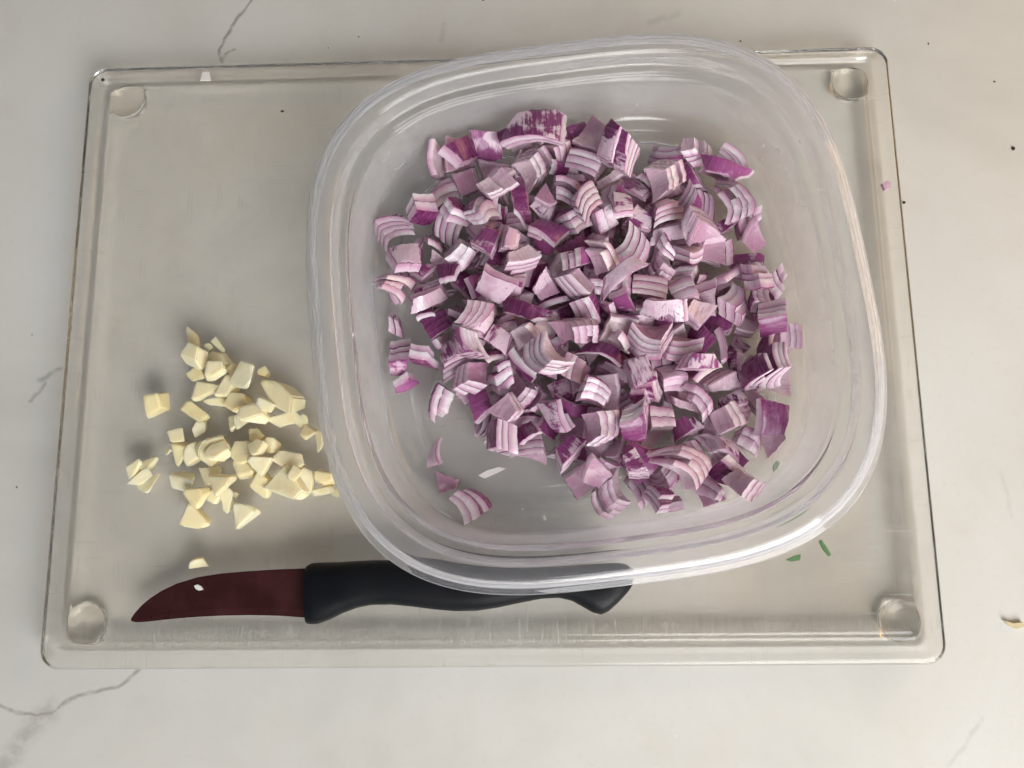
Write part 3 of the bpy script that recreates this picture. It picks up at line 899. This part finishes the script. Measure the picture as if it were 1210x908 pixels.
# ------------------------------------------------------------------ small bits
def flake(name, pts, z0, th, mat, label, cat, seed, group=None, bend=0.0):
    """a small flat scrap: an outline in photo pixels at height z0, with thickness and a slight bend"""
    rg = random.Random(seed)
    q = [at(x, y, z0) for x, y in pts]; c = sum(q, Vector()) / len(q)
    top, bot = [], []
    for p in q:
        d = p - c
        up = bend * d.length + rg.uniform(0, th*.25)
        top.append((d.x*.92, d.y*.92, th + up)); bot.append((d.x, d.y, up*.6))
    n = len(q); v = bot + top + [(0, 0, th*1.15), (0, 0, 0)]; f = []
    for k in range(n):
        k2 = (k+1) % n
        f += [(k, k2, n+k2, n+k), (n+k, n+k2, 2*n), (k2, k, 2*n+1)]
    o = link(name, from_py(name, v, f, 40), mat); o.location = (c.x, c.y, z0)
    tag(o, label, cat, group); return o
def blob(name, x, y, z0, r, mat, label, cat, seed, squash=.6):
    rg = random.Random(seed); bm = bmesh.new(); bmesh.ops.create_icosphere(bm, subdivisions=2, radius=1)
    sx, sy = rg.uniform(.7, 1.3), rg.uniform(.7, 1.3)
    for vv in bm.verts:
        k = 1 + rg.uniform(-.25, .25); vv.co = Vector((vv.co.x*sx*k*r, vv.co.y*sy*k*r, max(vv.co.z*squash*k, -squash*.6)*r))
    lo = min(vv.co.z for vv in bm.verts)
    for vv in bm.verts: vv.co.z -= lo
    me = bpy.data.meshes.new(name); bm.to_mesh(me); bm.free(); smooth(me, 50)
    o = link(name, me, mat); p = at(x, y, z0); o.location = (p.x, p.y, z0 + .00003); tag(o, label, cat); return o

ZS = ZT - .0004
flake('herb_piece', [(928, 662), (938, 657), (946, 655), (945, 662), (936, 664)], ZS + .0001, .0006, M['herb'], 'small green herb scrap at the lower right container rim', 'herb', 1)
flake('herb_piece', [(967, 640), (970, 638), (976, 646), (982, 656), (979, 658), (972, 650)], ZS + .0001, .0006, M['herb'], 'thin green herb strip on the board right of the other scrap', 'herb', 2)
flake('herb_piece', [(912, 612), (925, 604), (942, 594), (950, 592), (944, 600), (928, 609), (914, 616)], ZS + .0001, .0008, M['herb'], 'longest green herb strip seen blurred through the container wall', 'herb', 3)
flake('herb_piece', [(913, 552), (918, 545), (922, 547), (920, 556), (915, 560)], ZS + .0001, .0006, M['herb'], 'faint green herb scrap under the container beside the dark purple onion', 'herb', 4)
flake('white_fleck', [(237, 96), (240, 86), (247, 86), (250, 96)], ZT + .0001, .0005, M['fleck'], 'tiny white triangular fleck on the upper left board rim', 'fleck', 5)
flake('onion_fragment', [(1040, 219), (1046, 215), (1052, 218), (1051, 225), (1044, 227)], ZT - .0012, .0014, M['onion'], 'tiny pink onion fragment in the right groove of the board', 'onion fragment', 6)
flake('garlic_scrap', [(1184, 733), (1195, 736), (1207, 735), (1209, 740), (1199, 743), (1190, 739)], .0001, .0010, M['straw'], 'pale dry garlic scrap on the worktop near the right edge', 'garlic scrap', 7, bend=.12)
flake('white_fleck', [(565, 562), (576, 556), (590, 552), (598, 554), (586, 560), (572, 566)], ZT + .0024, .0006, M['fleck'], 'thin white onion flake below the striped onion chunk in container', 'fleck', 8, bend=.1)
flake('onion_fragment', [(507, 470), (514, 450), (522, 449), (529, 478), (516, 480)], ZT + .0024, .0005, M['fleck'], 'translucent pale onion membrane on the container floor at left', 'onion fragment', 9)
flake('garlic_crumb', [(230, 692), (234, 690.5), (239, 693), (241, 697), (236, 698), (232, 696)], ZT + .0039, .0007, M['fleck'], 'white wet crumb stuck on the knife blade', 'crumb', 10)
for i, (x, y, r, lab) in enumerate([(643, 612, .0007, 'white crumb on the container floor near its lower edge'), (617, 602, .0004, 'smallest white crumb on the lower container floor')]):
    blob('white_crumb', x, y, ZT + .0022, r, M['fleck'], lab, 'crumb', 40+i)
for i, (x, y, z, r, lab) in enumerate([(571, 0, 0, .0009, 'dark crumb on the worktop at the top edge'), (122, 95, ZT, .0009, 'black crumb on the upper left corner of the board rim'),
        (334, 132, ZS, .0007, 'dark crumb on the board near its top edge'), (1068, 240, 0, .0008, 'dark crumb on the worktop touching the right board edge'),
        (1197, 176, 0, .0009, 'brown crumb on the worktop near the upper right edge'), (424, 44, 0, .0004, 'tiny dark speck on the worktop above the board'),
        (20, 576, 0, .0004, 'dark speck on the worktop near the left edge'), (1097, 52, 0, .0004, 'tiny speck on worktop above the upper right board corner'), (875, 49, 0, .0004, 'tiny dark speck on worktop just above the container'),
        (38, 396, 0, .0003, 'faint speck on the worktop left of the board'), (1175, 97, 0, .0004, 'tiny speck on worktop near upper right corner of picture'), (388, 57, 0, .0003, 'brownish speck above the board left of the container')]):
    blob('dark_crumb', x, y, z, r*.75, M['crumb'], lab, 'crumb', 60+i)
